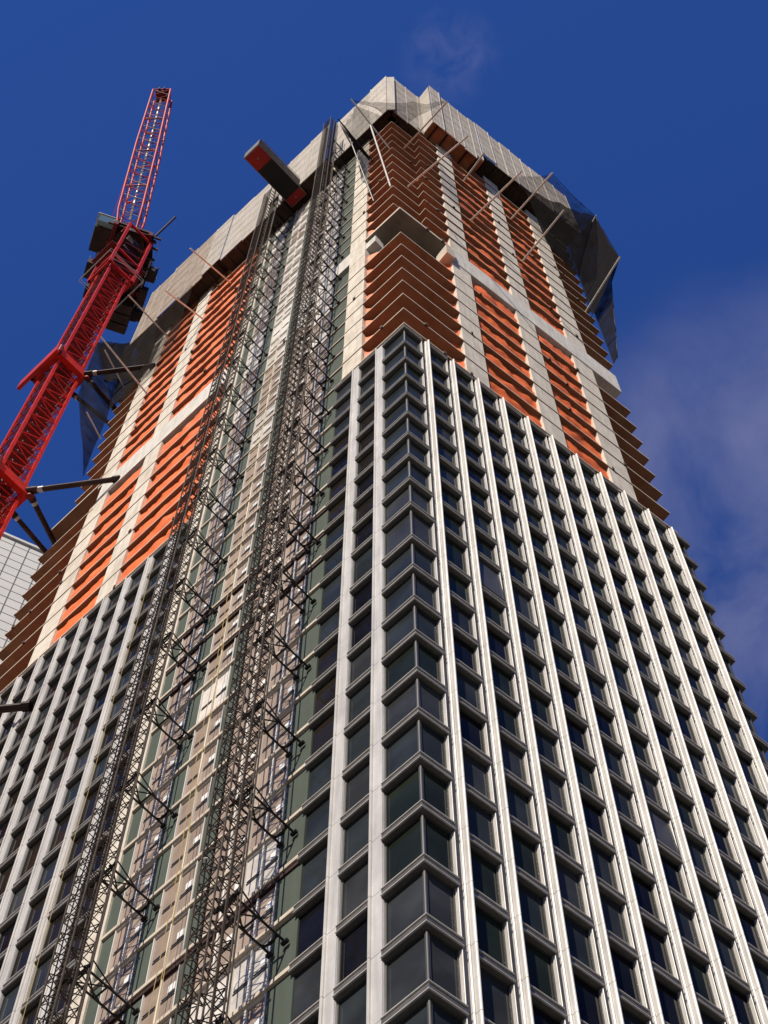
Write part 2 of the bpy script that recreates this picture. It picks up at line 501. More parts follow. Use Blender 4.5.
fl_ = [FL(31.5, .06, 0), FL(37.5, .06, 0), FL(37.5, -12, 0), FL(31.5, -12, 0)]
slab([(p[0], p[1]) for p in fl_], 28.0)
for z in SLAB_LOW:
    e = random.uniform(-.04, .04)
    slab(foot(.06, 21.0 + e, 37.5 + e), z)
NOTCH = 2.45
for i, z in enumerate(SLAB_UP):
    cy = .55
    s0 = cy / math.cos(ALPHA)
    cc = FL(s0 * .99, .06, 0)
    poly = [(cc.x, cy), (NOTCH, cy), (NOTCH, -.12), (21.0, -.06), (21.0, 16), tuple(FL(35.2, -16, 0))[:2], tuple(FL(35.2, .06, 0))[:2]] + HB
    if i == 0:
        slab([(p[0], p[1]) for p in (MIT * .1, Vector((4.75, -.1, 0)), Vector((4.75, 1.9, 0)), Vector((1.2, 1.9, 0)), FL(2.0, -1.6, 0), FL(3.46, -1.5, 0), FL(3.46, .1, 0))], 32.7, .5, M['soffit'])
        slab([(p[0], p[1]) for p in (FL(31.5, .1, 0), FL(37.6, .1, 0), FL(37.6, -12, 0), FL(31.5, -12, 0))], 34.0, .3)
    else:
        slab(poly, z)

# transfer beam, columns ----------------------------------------------
mb = MB(); mb.box(FR, 4.78, 20.75, -1.2, .07, BAND0, BAND1, M['beam']); part('transfer_beam', mb, tower)
mb = MB(); mb.box(FL, 17.48, 31.4, -1.2, .07, BAND0 + .3, BAND1 + .4, M['beam']); part('transfer_beam', mb, tower)
mb = MB(); mb.box(FL, 5.03, 7.1, -1.0, .0, BAND0 + .9, BAND1 + .2, M['beam']); part('transfer_beam', mb, tower)
mb = MB()
mb.box(FR, 3.98, 4.75, -.8, .36, 28.2, 30.5, M['edge']); mb.box(FR, 4.05, 4.75, -.5, .3, 30.52, 30.9, M['conc'])
part('concrete_corbel', mb, tower)
mb = MB(); mb.box(FL, 2.5, 3.44, -.9, -.05, 29.9, 31.6, M['beam']); part('concrete_corbel', mb, tower)


def column(fr, a0, a1, z0, z1, o=.03, d=.9):
    mb = MB(); z = z0
    zs = [q for q in ALL_FLOORS if z0 < q < z1] + [z1]
    for q in zs:
        j = random.uniform(-.012, .012)
        mb.box(fr, a0 + j, a1 + j, o - d, o - .012 + random.uniform(-.008, .008), z, q - .02, M['conc']); z = q
    mb.box(fr, a0 + .06, a1 - .06, o - d + .05, o - .05, z0, z1, M['conc'])
    part('concrete_column', mb, tower)


for a, b in ((4.76, 6.46), (10.7, 12.42), (16.02, 17.95)):
    column(FR, a, b, .0, BAND0); column(FR, a + .04, b + .06, BAND1, 80)
for a, b in ((24.28, 26.02), (30.1, 32.05)):
    column(FL, a, b, .0, BAND0 + .3); column(FL, a + .02, b, BAND1 + .4, 80)
column(FL, 3.45, 5.02, .0, 88, .03)
column(FL, 16.33, 17.45, GROUND, 88, .0)

# orange sheeting ------------------------------------------------------
def tarp(pts, z0, z1, floors, amp=.09, seed=0):
    """pts: list of world points (z = 0); a wrinkled sheet hung along them"""
    pl = []
    for a, b in zip(pts, pts[1:]):
        k = max(2, int((b - a).length / .28))
        pl += [a.lerp(b, j / k) for j in range(k)]
    pl.append(pts[-1])
    rows = []; z = z0
    cx = Vector((9, 14, 0))
    while z < z1 + .01:
        f = [q for q in floors if q <= z]
        zf = f[-1] if f else z0
        t = min(1, (z - zf) / 3.4)
        r = []
        for i, p in enumerate(pl):
            n = (cx - p).normalized()
            d = noise.noise(Vector((p.x * .9 + seed, p.y * .9, z * .8))) * amp * 2.2 + noise.noise(Vector((p.x * 2.6, p.y * 2.6 + seed, z * 2.2))) * amp * 1.2
            d -= math.sin(t * math.pi) * amp * 1.2
            r.append(p + n * d + Vector((0, 0, z)))
        rows.append(r); z += .3
    mb = MB(); mb.grid(rows, M['orange'])
    part('orange_sheeting', mb, tower, smooth=True)


for z0, z1, fl, up in ((.45, BAND0 - .1, SLAB_LOW, 0), (BAND1 + .2, 78, SLAB_UP, 1)):
    for a, b in ((6.4, 10.72), (12.4, 16.05)):
        tarp([FR(a, -.27, 0), FR(b, -.27, 0)], z0, z1, fl, seed=a)
    tarp([FR(17.9, -.45, 0), FR(18.6, -.8, 0), FR(19.2, -1.7, 0), FR(20.0, -2.2, 0)], z0, z1, fl, seed=3)
    for a, b in ((17.42, 24.3), (25.95, 30.15)):
        tarp([FL(a, -.24, 0), FL(b, -.24, 0)], z0, z1, fl, seed=a)
    tarp([FL(32.0, -.4, 0), FL(32.7, -.8, 0), FL(33.3, -1.6, 0), FL(34.2, -2.2, 0)], z0, z1, fl, seed=5)
    tarp([FR(4.8, -.35, 0), FR(4.0, -.75, 0), FR(2.8, -1.3, 0), MIT * -1.5, FL(1.6, -1.2, 0), FL(2.4, -.75, 0), FL(3.48, -.3, 0)], z0, min(z1, 31.5) if not up else z1, fl, seed=9)

# hoist bay wall: green boards, film covered windows, slab ledges ---------
WO = -.10
for a, b in ((5.47, 6.62), (10.4, 11.2), (13.02, 13.92), (15.6, 16.32)):
    mb = MB()
    zs = [GROUND] + ALL_FLOORS
    a0_ = a
    for q0, q1 in zip(zs, zs[1:]):
        j = random.uniform(-.01, .01)
        zb = q0 + .012
        a = 5.0 if a0_ < 6 and q0 > -1 else a0_
        if a < 6 and BAND0 < (q0 + q1) / 2 < BAND1 + .3:
            part('sheathing_panel', mb, tower); mb = MB(); continue
        mb.box(FL, a, b, WO - .2, WO + j, zb, q1 - .20, M['green'])
    part('sheathing_panel', mb, tower)
for q in [zl(n) for n in range(1, NLOW)]:
    mb = MB()
    j = random.uniform(0, .05)
    mb.box(FL, S_EDGE, 16.32, WO - .3, .0 + j, q - .22, q, M['edge'])
    if random.random() < .1: mb.box(FL, S_EDGE, 16.32, WO - .3, -.06 + j, q - .5, q - .225, M['redbeam'])
    part('slab_ledge', mb, tower)

STR = [(13.92, 15.6, 2), (11.2, 13.02, 2), (6.62, 8.4, 2), (8.4, 10.4, 2)]
ws = []
for (a, b, k) in STR:
    for q0, q1 in zip(ALL_FLOORS, ALL_FLOORS[1:]):
        c = [px(FL(x, WO, z)) for x, z in ((a, q0), (b, q0), (b, q1), (a, q1))]
        ar = abs(sum(c[j][0] * c[(j + 1) % 4][1] - c[(j + 1) % 4][0] * c[j][1] for j in range(4))) / 2
        cx, cy = sum(p[0] for p in c) / 4, sum(p[1] for p in c) / 4
        ws.append((ar if 0 < cx < 768 and 0 < cy < 1024 else -1, a, b, k, q0, q1))
ws.sort(key=lambda t: -t[0])


def sheet_win(fr_, mbf, mbp, a, b, k, q0, q1, film):
    z0, z1 = q0 + .01, q1 - .22
    w = (b - a) / k
    for i in range(k + 1):
        x = a + i * w
        mbf.box(FL, max(a, x - .04), min(b, x + .04), WO - .12, WO + .04, z0, z1, M['wframe'])
    for i in range(k):
        x0_, x1_ = a + i * w + .04, a + (i + 1) * w - .04
        zm = z0 + (z1 - z0) * .42
        mbf.box(FL, x0_, x1_, WO - .1, WO + .02, z0, z0 + .1, M['wframe'])
        mbf.box(FL, x0_, x1_, WO - .1, WO + .02, z1 - .1, z1, M['wframe'])
        mbp.box(FL, x0_, x1_, WO - .09, WO - .05, z0 + .1, z1 - .1, film)
        mbf.box(FL, x0_ + .1, x1_ - .06, WO - .048, WO - .02, zm, zm + .07, M['frame'])
        mbf.box(FL, x0_ + .12, x1_ - .08, WO - .048, WO - .022, zm + .16, zm + .20, M['frame'])
        if i == 0 and k == 2 or (k == 1 and random.random() < .3):
            xm = x0_ + (x1_ - x0_) * random.uniform(.1, .2)
            mbf.box(FL, xm, xm + .34, WO - .048, WO - .012, zm + .3, zm + .72, M['paper'])


rf = MB()
for i, (ar, a, b, k, q0, q1) in enumerate(ws):
    film = M['film'] if q1 < 18 + 12 * random.random() else M['film2']
    if random.random() < .08: film = M['film2'] if film is M['film'] else M['film']
    if i < 100:
        f_, p_ = MB(), MB(); sheet_win(FL, f_, p_, a, b, k, q0, q1, film)
        o = part('sheeted_window', f_, tower); part('film_pane', p_, o)
    else:
        sheet_win(FL, rf, rf, a, b, k, q0, q1, film)
part('sheeted_window', rf, tower, kind='stuff')

# ------------------------------------------------------------------ protection screens round the top
def screen(label, fr, a0, a1, o, z0, z1, step, deck=None, inner=-.9, jag=.5, ends=(), brown_from=None):
    t = thing('climbing_screen', fr((a0 + a1) / 2, o, z0), label, 'safety screen', 'screens wrapped round the top of the tower')
    a = a0
    while a < a1 - .05:
        b = min(a1, a + step * random.uniform(.85, 1.15))
        if a1 - b < .6: b = a1
        mb = MB(); oo = o + random.uniform(-.06, .06); zt = z1 + random.uniform(-jag, jag)
        zb = z0 + random.uniform(-.8, .7)
        sm_ = M['screen_brown'] if brown_from and a > brown_from else M['screen']  # panels beyond this position along the face get the darker brown
        mb.box(fr, a + .02, b - .02, oo - .06, oo, zb, zt, sm_)
        k = int((b - a) / .42)
        for j in range(1, k):
            x = a + (b - a) * j / k
            mb.box(fr, x - .02, x + .02, oo, oo + .014, zb, zt, sm_)
        for zz in range(int(zb) + 3, int(zt), 4):
            mb.box(fr, a + .02, b - .02, oo - .02, oo + .02, zz, zz + .05, sm_)
        p = part('screen_panel', mb, t)
        mb = MB(); mb.box(fr, b - .04, b + .04, oo - .1, oo + .05, zb - .05, zt + .05, M['screen_rib'])
        part('screen_post', mb, t)
        a = b
    mb = MB()
    mb.box(fr, a0, a1, inner, o - .08, z0 + .1, z0 + .35, deck or M['deckdark'])
    n = int((a1 - a0) / 1.2)
    for j in range(n):
        x = a0 + (j + .5) * (a1 - a0) / n
        mb.box(fr, x - .08, x + .08, inner, o - .09, z0 - .15, z0 + .09, M['deckdark'] if deck is None else M['redbeam'])
    part('platform_deck', mb, t)
    mb = MB(); mb.box(fr, a0, a1, inner - .3, inner - .1, z0 + .4, z1 - 1.5, M['deckdark']); part('inner_sheet', mb, t)
    for P0, P1, za, zb in ends:
        mb = MB(); P0, P1 = Vector(P0), Vector(P1)
        nn = (P1 - P0).cross(Vector((0, 0, 1))).normalized() * .05
        mb.prism([P0 + nn, P1 + nn, P1 - nn, P0 - nn], za, zb, M['screen']); part('return_panel', mb, t)
    return t


screen('long pale screen wall above the left orange floors, beside the crane', FL, 21.9, 34.3, 1.5, 76.5, 97, 2.7, brown_from=24)
screen('pale screen wall behind the tops of the two hoist masts', FL, 7.8, 21.6, 1.5, 74.8, 95.3, 2.6)
screen('short screen on the left side of the tower corner, set back', FL, .42, 7.5, .85, 75.5, 97.2, 2.2, ends=[(FL(.42, .82, 0), FR(-.28, .2, 0), 75.6, 96.4), (FR(-.28, .2, 0), FR(-.3, .0, 0), 75.6, 96.4), (FL(7.55, .8, 0), FL(7.55, -.5, 0), 75.5, 96)])
screen('narrow peaked screen on the corner of the tower, recessed from the right screen', FR, -.3, 2.85, .05, 75.5, 97, 1.5, inner=-1.2, ends=[(FR(2.9, .05, 0), FR(3.25, .05, 0), 75.6, 97)])
screen('pale screen at the near end of the right face with an orange plywood underside', FR, 3.3, 9.4, 1.5, 76.5, 98.5, 1.25, M['deckred'], inner=-.3, ends=[(FR(3.3, 1.4, 0), FR(3.3, .02, 0), 76.4, 98.3)])
screen('pale ribbed screen along the far half of the right face, behind the debris net', FR, 9.6, 21.8, 1.5, 80.5, 98.5, 1.5, inner=-.3)

# ------------------------------------------------------------------ catch nets
def patch(mb, A, B, C, D, nu, nv, sag, material, seed=0, folds=.25):
    """A-B top edge, D-C bottom edge"""
    A, B, C, D = map(Vector, (A, B, C, D))
    nrm = (B - A).cross(D - A).normalized()
    rows = []
    for j in range(nv + 1):
        v = j / nv; r = []
        for i in range(nu + 1):
            u = i / nu
            p = A.lerp(B, u).lerp(D.lerp(C, u), v)
            p = p + Vector((0, 0, -sag * 4 * u * (1 - u) * (1 - .5 * v)))
            d = noise.noise(Vector((u * 7 + seed, v * 2.2, seed))) * folds + math.sin(u * math.pi * 6 + seed) * folds * .3 * v
            r.append(p + nrm * d)
        rows.append(r)
    mb.grid(rows, material)


def net_rope(mb, pts):
    mb.tube(pts, .035, M['black'], 4)


# right face
t = thing('catch_net', FR(14, 0, 50), 'dark debris net on angled poles along the right face, sagging past the far edge', 'debris net', 'debris nets held out on poles below the screens')
RP = [((7.6, 66.8), (7.6, 3.1, 67.9)), ((13.13, 66.7), (13.1, 5.8, 65.2)), ((20.33, 68.6), (20.3, 4.5, 72.9)),
      ((7.59, 50.3), (7.65, 6.1, 46.6)), ((13.14, 50.4), (13.2, 5.4, 51)), ((19.98, 50.1), (19.95, 5.0, 53.3))]
for (a, z), (a2, o2, z2) in RP:
    mb = MB(); mb.bar(FR(a, .0, z), FR(a2, o2, z2), .085, M['pole'], 6); part('pole', mb, t)
U1, U2, L3 = FR(13.1, 5.7, 65.2), FR(20.3, 4.4, 72.9), FR(19.95, 4.95, 53.3)
mb = MB()
patch(mb, FR(13.1, 5.6, 65.3), U2, FR(21.2, 1.2, 78), FR(12.6, 1.2, 79), 14, 6, 1.2, M['netlt'], 1)
outer = [U2, U2.lerp(L3, .5) + Vector((.5, .5, 0)), L3, Vector((21.2, -2.7, 54.9)), Vector((21.2, -1.9, 48.5)), Vector((21.25, -1.25, 43)), Vector((21.2, -.55, 37.5))]
inn = [Vector((21.15, -.1, 78)), Vector((21.15, -.1, 66)), Vector((21.15, -.1, 57)), Vector((21.15, -.1, 51)), Vector((21.15, -.1, 45)), Vector((21.15, -.1, 40)), Vector((21.15, -.05, 37))]
for a, b, c, d, sd_ in zip(outer, outer[1:], inn[1:], inn, range(6)):
    patch(mb, a, b, c, d, 6, 8, .15, M['net'], 0, .0)
patch(mb, U2, L3, FR(20.6, .1, 50), FR(20.9, .1, 66), 12, 8, .5, M['net'], 3, .2)
patch(mb, FR(14.6, 1.55, 80), FR(20.3, 4.3, 73.2), FR(20.9, .1, 64), FR(17.6, .1, 70), 10, 6, 1.0, M['net'], 6, .3)
net_rope(mb, [U1, U1.lerp(U2, .5) + Vector((0, 0, -1.3))] + outer)
part('net', mb, t, smooth=True)

# corner
t = thing('catch_net', (0, 0, 58), 'torn grey net strung between poles fanning out round the tower corner', 'debris net', 'debris nets held out on poles below the screens')
CP = [(FR(1.1, -.4, 62.9), FR(1.1, 5.5, 59.4)), (FR(1.3, -.4, 46.5), FR(1.25, 6.6, 37.6)), (FL(.9, .05, 60.6), FL(.93, 4.9, 65.2)),
      (FL(.84, .05, 43.6), FL(.82, 2.5, 61.4)), (FL(2.65, .05, 44), FL(2.68, 3.1, 59.6)), (FL(2.75, .05, 60.8), FL(2.72, 4.6, 63.4))]
for i, (a, b) in enumerate(CP):
    mb = MB(); mb.bar(a, b, .075 if i < 4 else .06, M['pole'] if i < 4 else M['black'], 6); part('pole', mb, t)
mb = MB()
patch(mb, CP[2][1], CP[0][1], FR(1.4, .2, 75), FL(1.0, .9, 76), 14, 6, 1.6, M['netlt'], 1, .3)
patch(mb, CP[2][0].lerp(CP[2][1], .86), CP[5][0].lerp(CP[5][1], .85), FL(3.2, .1, 62), FL(1.1, .9, 75), 8, 8, 1.2, M['netlt'], 2, .3)
patch(mb, CP[5][1], CP[4][1], FL(2.65, .1, 45), FL(3.4, .1, 60), 8, 8, .5, M['netlt'], 4, .2)
patch(mb, FL(4.6, 1.0, 76), CP[5][1], FL(3.0, .1, 62), FL(4.2, .1, 72), 8, 6, .6, M['net'], 7, .3)
part('net', mb, t, smooth=True)

# left end
t = thing('catch_net', FL(32, 0, 60), 'blue grey debris net hanging beside the crane ties on the left edge', 'debris net', 'debris nets held out on poles below the screens')
for (a, b) in ((FL(29.82, .05, 71.7), FL(29.93, 5.4, 72.9)), (FL(29.6, .05, 52.7), FL(29.5, 6.1, 55)), (FL(21.08, .05, 68.7), FL(21.06, 5.1, 66.8)),
               (FL(24.2, .05, 63.9), FL(24.1, 4.5, 61.2)), (FL(34.1, .05, 63.5), FL(33.4, 3.9, 66)), (FL(35.3, .05, 52.2), FL(35.0, 2.4, 54))):
    mb = MB(); mb.bar(a, b, .075, M['pole'], 6); part('pole', mb, t)
mb = MB()
patch(mb, FL(35.6, 4.1, 73.5), FL(35.6, 3.6, 58), FL(35.5, .1, 42.5), FL(35.2, .6, 81), 10, 10, .8, M['netbl'], 2, .35)
patch(mb, FL(35.6, 4.1, 73.5), FL(35.5, .8, 82), FL(33.5, .5, 66), FL(34.5, 2.2, 62), 8, 8, .5, M['net'], 4, .3)
patch(mb, FL(35.0, 1.6, 77), FL(25.5, 1.55, 76), FL(27.5, .35, 61), FL(35.0, .6, 58), 16, 8, 1.2, M['netlt'], 9, .35)
patch(mb, FL(30.2, 1.4, 76.4), FL(35.3, 1.4, 76.4), FL(35.4, .15, 60), FL(31.4, .15, 64.5), 10, 8, .8, M['net'], 12, .3)
part('net', mb, t, smooth=True)

# ------------------------------------------------------------------ hoist masts
HS = .46      # half side


def mast_section(h=15.0):
    mb = MB()
    cs = [(-HS, -HS), (HS, -HS), (HS, HS), (-HS, HS)]
    def P(c, z): return V2 * c[0] + NL * c[1] + Vector((0, 0, z))
    for c in cs: mb.bar(P(c, 0), P(c, h), .04, M['mast'], 6)
    n = int(h / .62)
    for k in range(n):
        z = k * h / n; z2 = (k + 1) * h / n
        for j in range(4):
            a, b = cs[j], cs[(j + 1) % 4]
            if k % 2: a, b = b, a
            mb.bar(P(a, z), P(b, z2), .021, M['mast'], 4)
            if k % 2 == 0: mb.bar(P(a, z), P(b, z), .019, M['mast'], 4)
    for c in ((-HS - .06, 0), (HS + .06, 0)):      # gear racks
        mb.hexa([P((c[0] - .03, -.04), 0), P((c[0] + .03, -.04), 0), P((c[0] + .03, .04), 0), P((c[0] - .03, .04), 0),
                 P((c[0] - .03, -.04), h), P((c[0] + .03, -.04), h), P((c[0] + .03, .04), h), P((c[0] - .03, .04), h)], M['mast'])
    return mb.mesh('mast_section')


SEC = mast_section()


def tie_mesh(om):
    mb = MB(); L_ = om - HS
    def P(s, o, z): return V2 * s + NL * o + Vector((0, 0, z))
    w = .33
    for s in (-w, w):
        mb.bar(P(s, .05, 0), P(s, L_ + .15, .02), .045, M['black'], 6)
        mb.bar(P(s - .13, .02, -.03), P(s + .13, .02, -.03), .085, M['black'], 6)
        mb.bar(P(s, L_, .0), P(s, L_ - .1, .75), .045, M['black'], 5)
        mb.bar(P(s, L_ - .1, .75), P(s, L_ * .45, .02), .03, M['black'], 5)
    for o in (.32, L_ - .95, L_ - .05): mb.bar(P(-w, o, 0), P(w, o, 0), .04, M['black'], 5)
    mb.bar(P(-w, L_ - .05, 0), P(w, L_ - .95, 0), .032, M['black'], 5)
    mb.bar(P(w, L_ - .05, 0), P(-w, L_ - .95, 0), .032, M['black'], 5)
    mb.bar(P(-w - .25, L_ + .05, .0), P(w + .25, L_ + .05, 0), .055, M['black'], 5)
    for k in range(7):                      # rounded end by the wall
        a0, a1 = math.pi * k / 7, math.pi * (k + 1) / 7
        mb.bar(P(-math.cos(a0) * w, .55 - .3 * math.sin(a0), 0), P(-math.cos(a1) * w, .55 - .3 * math.sin(a1), 0), .035, M['black'], 5)
    return mb.mesh('wall_tie')


def ring(mb, c, u, v, r, t, material, n=10):
    pts = [c + u * math.cos(2 * math.pi * i / n) * r + v * math.sin(2 * math.pi * i / n) * r for i in range(n + 1)]
    mb.tube(pts, t, material, 4)


def hoist(s, om, top, ties, label, cable_s, cable_o, cable_top, guides):
    t = thing('hoist_mast', FL(s, om, GROUND), label, 'hoist mast', 'lattice hoist masts tied to the left face')
    nsec = int((top - GROUND) / 15); z = top - 15 * nsec
    mb = MB(); mb.box(FL, s - .9, s + .9, om - .9, om + .9, GROUND, z, M['mast']); part('mast_base', mb, t)
    while z < top - 1:
        link('mast_section', SEC, t, FL(s, om, z)); z += 15
    tm = tie_mesh(om)
    for q in ties: link('wall_tie', tm, t, FL(s, 0, q - .1))
    mb = MB(); mb.bar(FL(s - HS - .28, om - .35, GROUND), FL(s - HS - .28, om - .35, top - 3), .035, M['mast'], 6)
    mb.bar(FL(s - HS - .28, om - .35, -60), FL(s - HS - .2, om - .35, -60), .03, M['mast'], 4)
    part('guide_pole', mb, t)
    mb = MB()
    pts = [FL(s + HS + .5 + .04 * math.sin(k * 1.3), om - .1 + .05 * math.cos(k * .9), GROUND + k * 3) for k in range(int((top - 4 - GROUND) / 3))]
    mb.tube(pts, .028, M['black'], 4); part('power_cable', mb, t)
    for q in guides:
        mb = MB(); ring(mb, FL(s + HS + .45, om - .1, q), V2, NL, .24, .022, M['pole'], 10)
        mb.bar(FL(s + HS, om, q), FL(s + HS + .24, om - .05, q), .025, M['pole'], 4)
        part('cable_guide', mb, t)
    return t


def levels(vals, lo, hi):
    out = list(vals)
    while out[0] + 6.7 < hi: out.insert(0, out[0] + 6.72)
    while out[-1] - 6.7 > lo: out.append(out[-1] - 6.65)
    return out


T1 = levels([12, 5.9, -.8, -7.5, -14.2, -20.9, -27.6, -34.5, -41.4, -48.3, -54.85], -108, 74)
T2 = levels([7.5, 2.3, -4, -10.6, -17.5, -24.2, -31.3, -38.1, -44.9, -51.6, -58.4], -108, 80)
hoist(13.45, 2.75, 74, T1, 'lattice hoist mast whose top ends at the hoist car, beside the left concrete strip', 0, 0, 0, [-70 + 9.5 * k for k in range(15)])
hoist(6.2, 2.65, 84, T2, 'tall lattice mast nearer the glazed corner, reaching free past the hoist car', 0, 0, 0, [-66 + 10.5 * k for k in range(14)])

# ropes hanging down beside the masts
for i, (s, o, z1, lab) in enumerate(((11.25, .55, 24, 'thin yellow rope hanging beside the mast nearer the corner, on its left'),
                                     (10.95, .75, -26, 'short yellow rope hanging lowest beside the mast nearer the corner'),
                                     (19.95, .3, -3, 'yellow ropes hanging in front of the left glazed bays beside the far mast'))):
    mb = MB()
    for d in ((0, 0), (.16, .1)) if i != 1 else ((0, 0),):
        pts = [FL(s + d[0] + .07 * math.sin(k * .8 + i), o + d[1], z1 - k * 2.5) for k in range(int((z1 - GROUND) / 2.5))]
        mb.tube(pts, .014, M['rope'], 4)
    tag(part('hanging_rope', mb, None), lab, 'rope', 'yellow ropes beside the hoist masts')

# ------------------------------------------------------------------ hoist car
cs0, cs1, co0, co1, cz0, cz1 = 11.12, 12.92, .55, 6.85, 74.0, 76.9
t = thing('hoist_car', FL((cs0 + cs1) / 2, (co0 + co1) / 2, cz0), 'dark hoist car with red end plates hanging between the two lattice masts', 'hoist car')
mb = MB(); mb.box(FL, cs0, cs1, co0 + .9, co1 - 1.7, cz0, cz0 + .14, M['carblk']); part('floor', mb, t)
for a, b in ((co0, co0 + .9), (co1 - 1.7, co1)):
    mb = MB(); mb.box(FL, cs0, cs1, a + .01, b - .01, cz0 - .03, cz0 + .16, M['carred'])
    mb.bar(FL((cs0 + cs1) / 2, (a + b) / 2, cz0 - .07), FL((cs0 + cs1) / 2, (a + b) / 2, cz0 - .02), .09, M['cargrey'], 8)
    part('end_plate', mb, t)
mb = MB()
mb.box(FL, cs0 - .05, cs1 + .05, co1 - .01, co1 + .12, cz0 - .05, cz0 + 2.4, M['cargrey']); part('end_wall', mb, t)
mb = MB()
mb.box(FL, cs0, cs1, co0 - .05, co0 + .05, cz0 + .1, cz1, M['cargrey']); part('end_wall', mb, t)
for s in (cs0, cs1):
    mb = MB()
    for z in (cz0 + .05, cz0 + .9, cz0 + 1.7, cz1 - .1): mb.box(FL, s - .06, s + .06, co0, co1, z, z + .09, M['cargrey'])
    for k in range(8):
        o = co0 + (co1 - co0) * k / 7
        mb.box(FL, s - .05, s + .05, o - .05, o + .05, cz0 + .17, cz1 - .1, M['black'])
    mb.box(FL, s - .015, s + .015, co0 + .1, co1 - .1, cz0 + .2, cz1 - .12, M['craneD'])
    part('side_cage', mb, t)
mb = MB()
mb.box(FL, cs0, cs1, co0, co1, cz1, cz1 + .1, M['cargrey'])
for k in range(6):
    o = co0 + .3 + (co1 - co0 - .6) * k / 5
    for s in (cs0 + .05, cs1 - .05): mb.bar(FL(s, o, cz1 + .1), FL(s, o, cz1 + 1.2), .03, M['cargrey'], 4)
for s in (cs0 + .05, cs1 - .05): mb.bar(FL(s, co0 + .3, cz1 + 1.2), FL(s, co1 - .3, cz1 + 1.2), .03, M['cargrey'], 4)
part('roof_rail', mb, t)
mb = MB(); mb.box(FL, cs1 + .07, 12.97, 1.9, 3.6, cz0 + .3, cz1 + 1.2, M['craneD']); mb.box(FL, cs1 + .07, 13.0, 2.2, 3.3, cz1, cz1 + 1.4, M['galv'])
part('drive_unit', mb, t)

# ------------------------------------------------------------------ tower crane
CM = Vector((-10.5, 36.2, 0)); CW = 1.2
t = thing('tower_crane', (CM.x, CM.y, GROUND), 'red lattice tower crane tied to the left edge of the tower, boom raised', 'crane')


def CF(a, b, z): return CM + V2 * a + NL * b + Vector((0, 0, z))


CTOP = 104.0
mbs = []
z = GROUND; SECH = 12.0
csm = MB()
for sa in (-1, 1):
    for sb in (-1, 1): csm.box(lambda a, b, z_: V2 * a + NL * b + Vector((0, 0, z_)), sa * CW - .13, sa * CW + .13, sb * CW - .13, sb * CW + .13, 0, SECH, M['red'])
LC = lambda a, b, z_: V2 * a + NL * b + Vector((0, 0, z_))
cs = [(-CW, -CW), (CW, -CW), (CW, CW), (-CW, CW)]
n = 5
for k in range(n):
    z0_, z1_ = SECH * k / n, SECH * (k + 1) / n
    for j in range(4):
        a, b = cs[j], cs[(j + 1) % 4]
        csm.bar(LC(*a, z0_), LC(*b, z0_), .06, M['red'] if j in (0, 3) else M['reddk'], 4)
        if k % 2: a, b = b, a
        csm.bar(LC(*a, z0_), LC(*b, z1_), .055, M['red'] if j in (0, 3) else M['reddk'], 4)
        mid = ((a[0] + b[0]) / 2, (a[1] + b[1]) / 2)
        csm.bar(LC(*b, z0_), LC(*mid, (z0_ + z1_) / 2), .032, M['reddk'], 4)
    csm.bar(LC(-.5, .3, z0_), LC(.1, .3, z1_), .04, M['galv'], 4); csm.bar(LC(-.5, -.1, z0_), LC(.1, -.1, z1_), .04, M['galv'], 4)
    csm.box(LC, -.7, .8, -.8, .7, z1_ - .12, z1_ - .06, M['reddk'])
    csm.bar(LC(-.8, -.9, z1_ - .05), LC(.6, -.9, z1_ - .05), .05, M['galv'], 4)
csm_me = csm.mesh('mast_section')
while z < CTOP - 6:
    link('mast_section', csm_me, t, CF(0, 0, z)); z += SECH
ztop = z


def collar(zc):
    mb = MB(); w = CW + .55
    for a0, a1, b0, b1 in ((-w, w, -w, -w + .5), (-w, w, w - .5, w), (-w, -w + .5, -w + .5, w - .5), (w - .5, w, -w + .5, w - .5)):
        mb.box(CF, a0, a1, b0, b1, zc - .8, zc + .6, M['red'])
    mb.box(CF, -w - .15, w + 1.6, w + .01, w + .35, zc - 1.4, zc + .9, M['red'])
    mb.box(CF, w + .01, w + .3, -w - .3, w, zc - .9, zc + .7, M['reddk'])
    for sa in (-1, 1):
        for sb in (-1, 1): mb.bar(CF(sa * w, sb * w, zc - .9), CF(sa * w, sb * w, zc + .8), .28, M['reddk'], 8)
    part('mast_collar', mb, t)


collar(63.6); collar(32.2); collar(-7)
w = CW + .5
for (a, b, zc), q, r in ((( -w, -w + .3, 63.4), FL(30.2, .05, 62.9), .22), ((-w, -w, 63.2), FL(35.25, -.45, 61), .24), ((w * .2, -w, 63.0), FL(35.3, -.7, 57.2), .2),
                         ((-w, -w + .3, 32.0), FL(28.95, .05, 29.6), .22), ((-w, -w, 31.9), FL(38.1, -1.5, 33.5), .22), ((w * .2, -w, 31.8), FL(38.1, -.9, 31.5), .2), ((-w, -w + .3, -7), FL(29.4, .1, -8.7), .24)):
    mb = MB(); mb.bar(CF(a, b, zc), q, r, M['craneD'], 8)
    p0, p1 = CF(a, b, zc), Vector(q)
    mb.bar(p0.lerp(p1, .0), p0.lerp(p1, .12), r * 1.35, M['craneD'], 8); mb.bar(p0.lerp(p1, .93), p1, r * 1.3, M['craneD'], 8)
    mb.bar(p0.lerp(p1, .12), p0.lerp(p1, .18), r * 1.08, M['galv'], 8)
    part('tie_strut', mb, t)

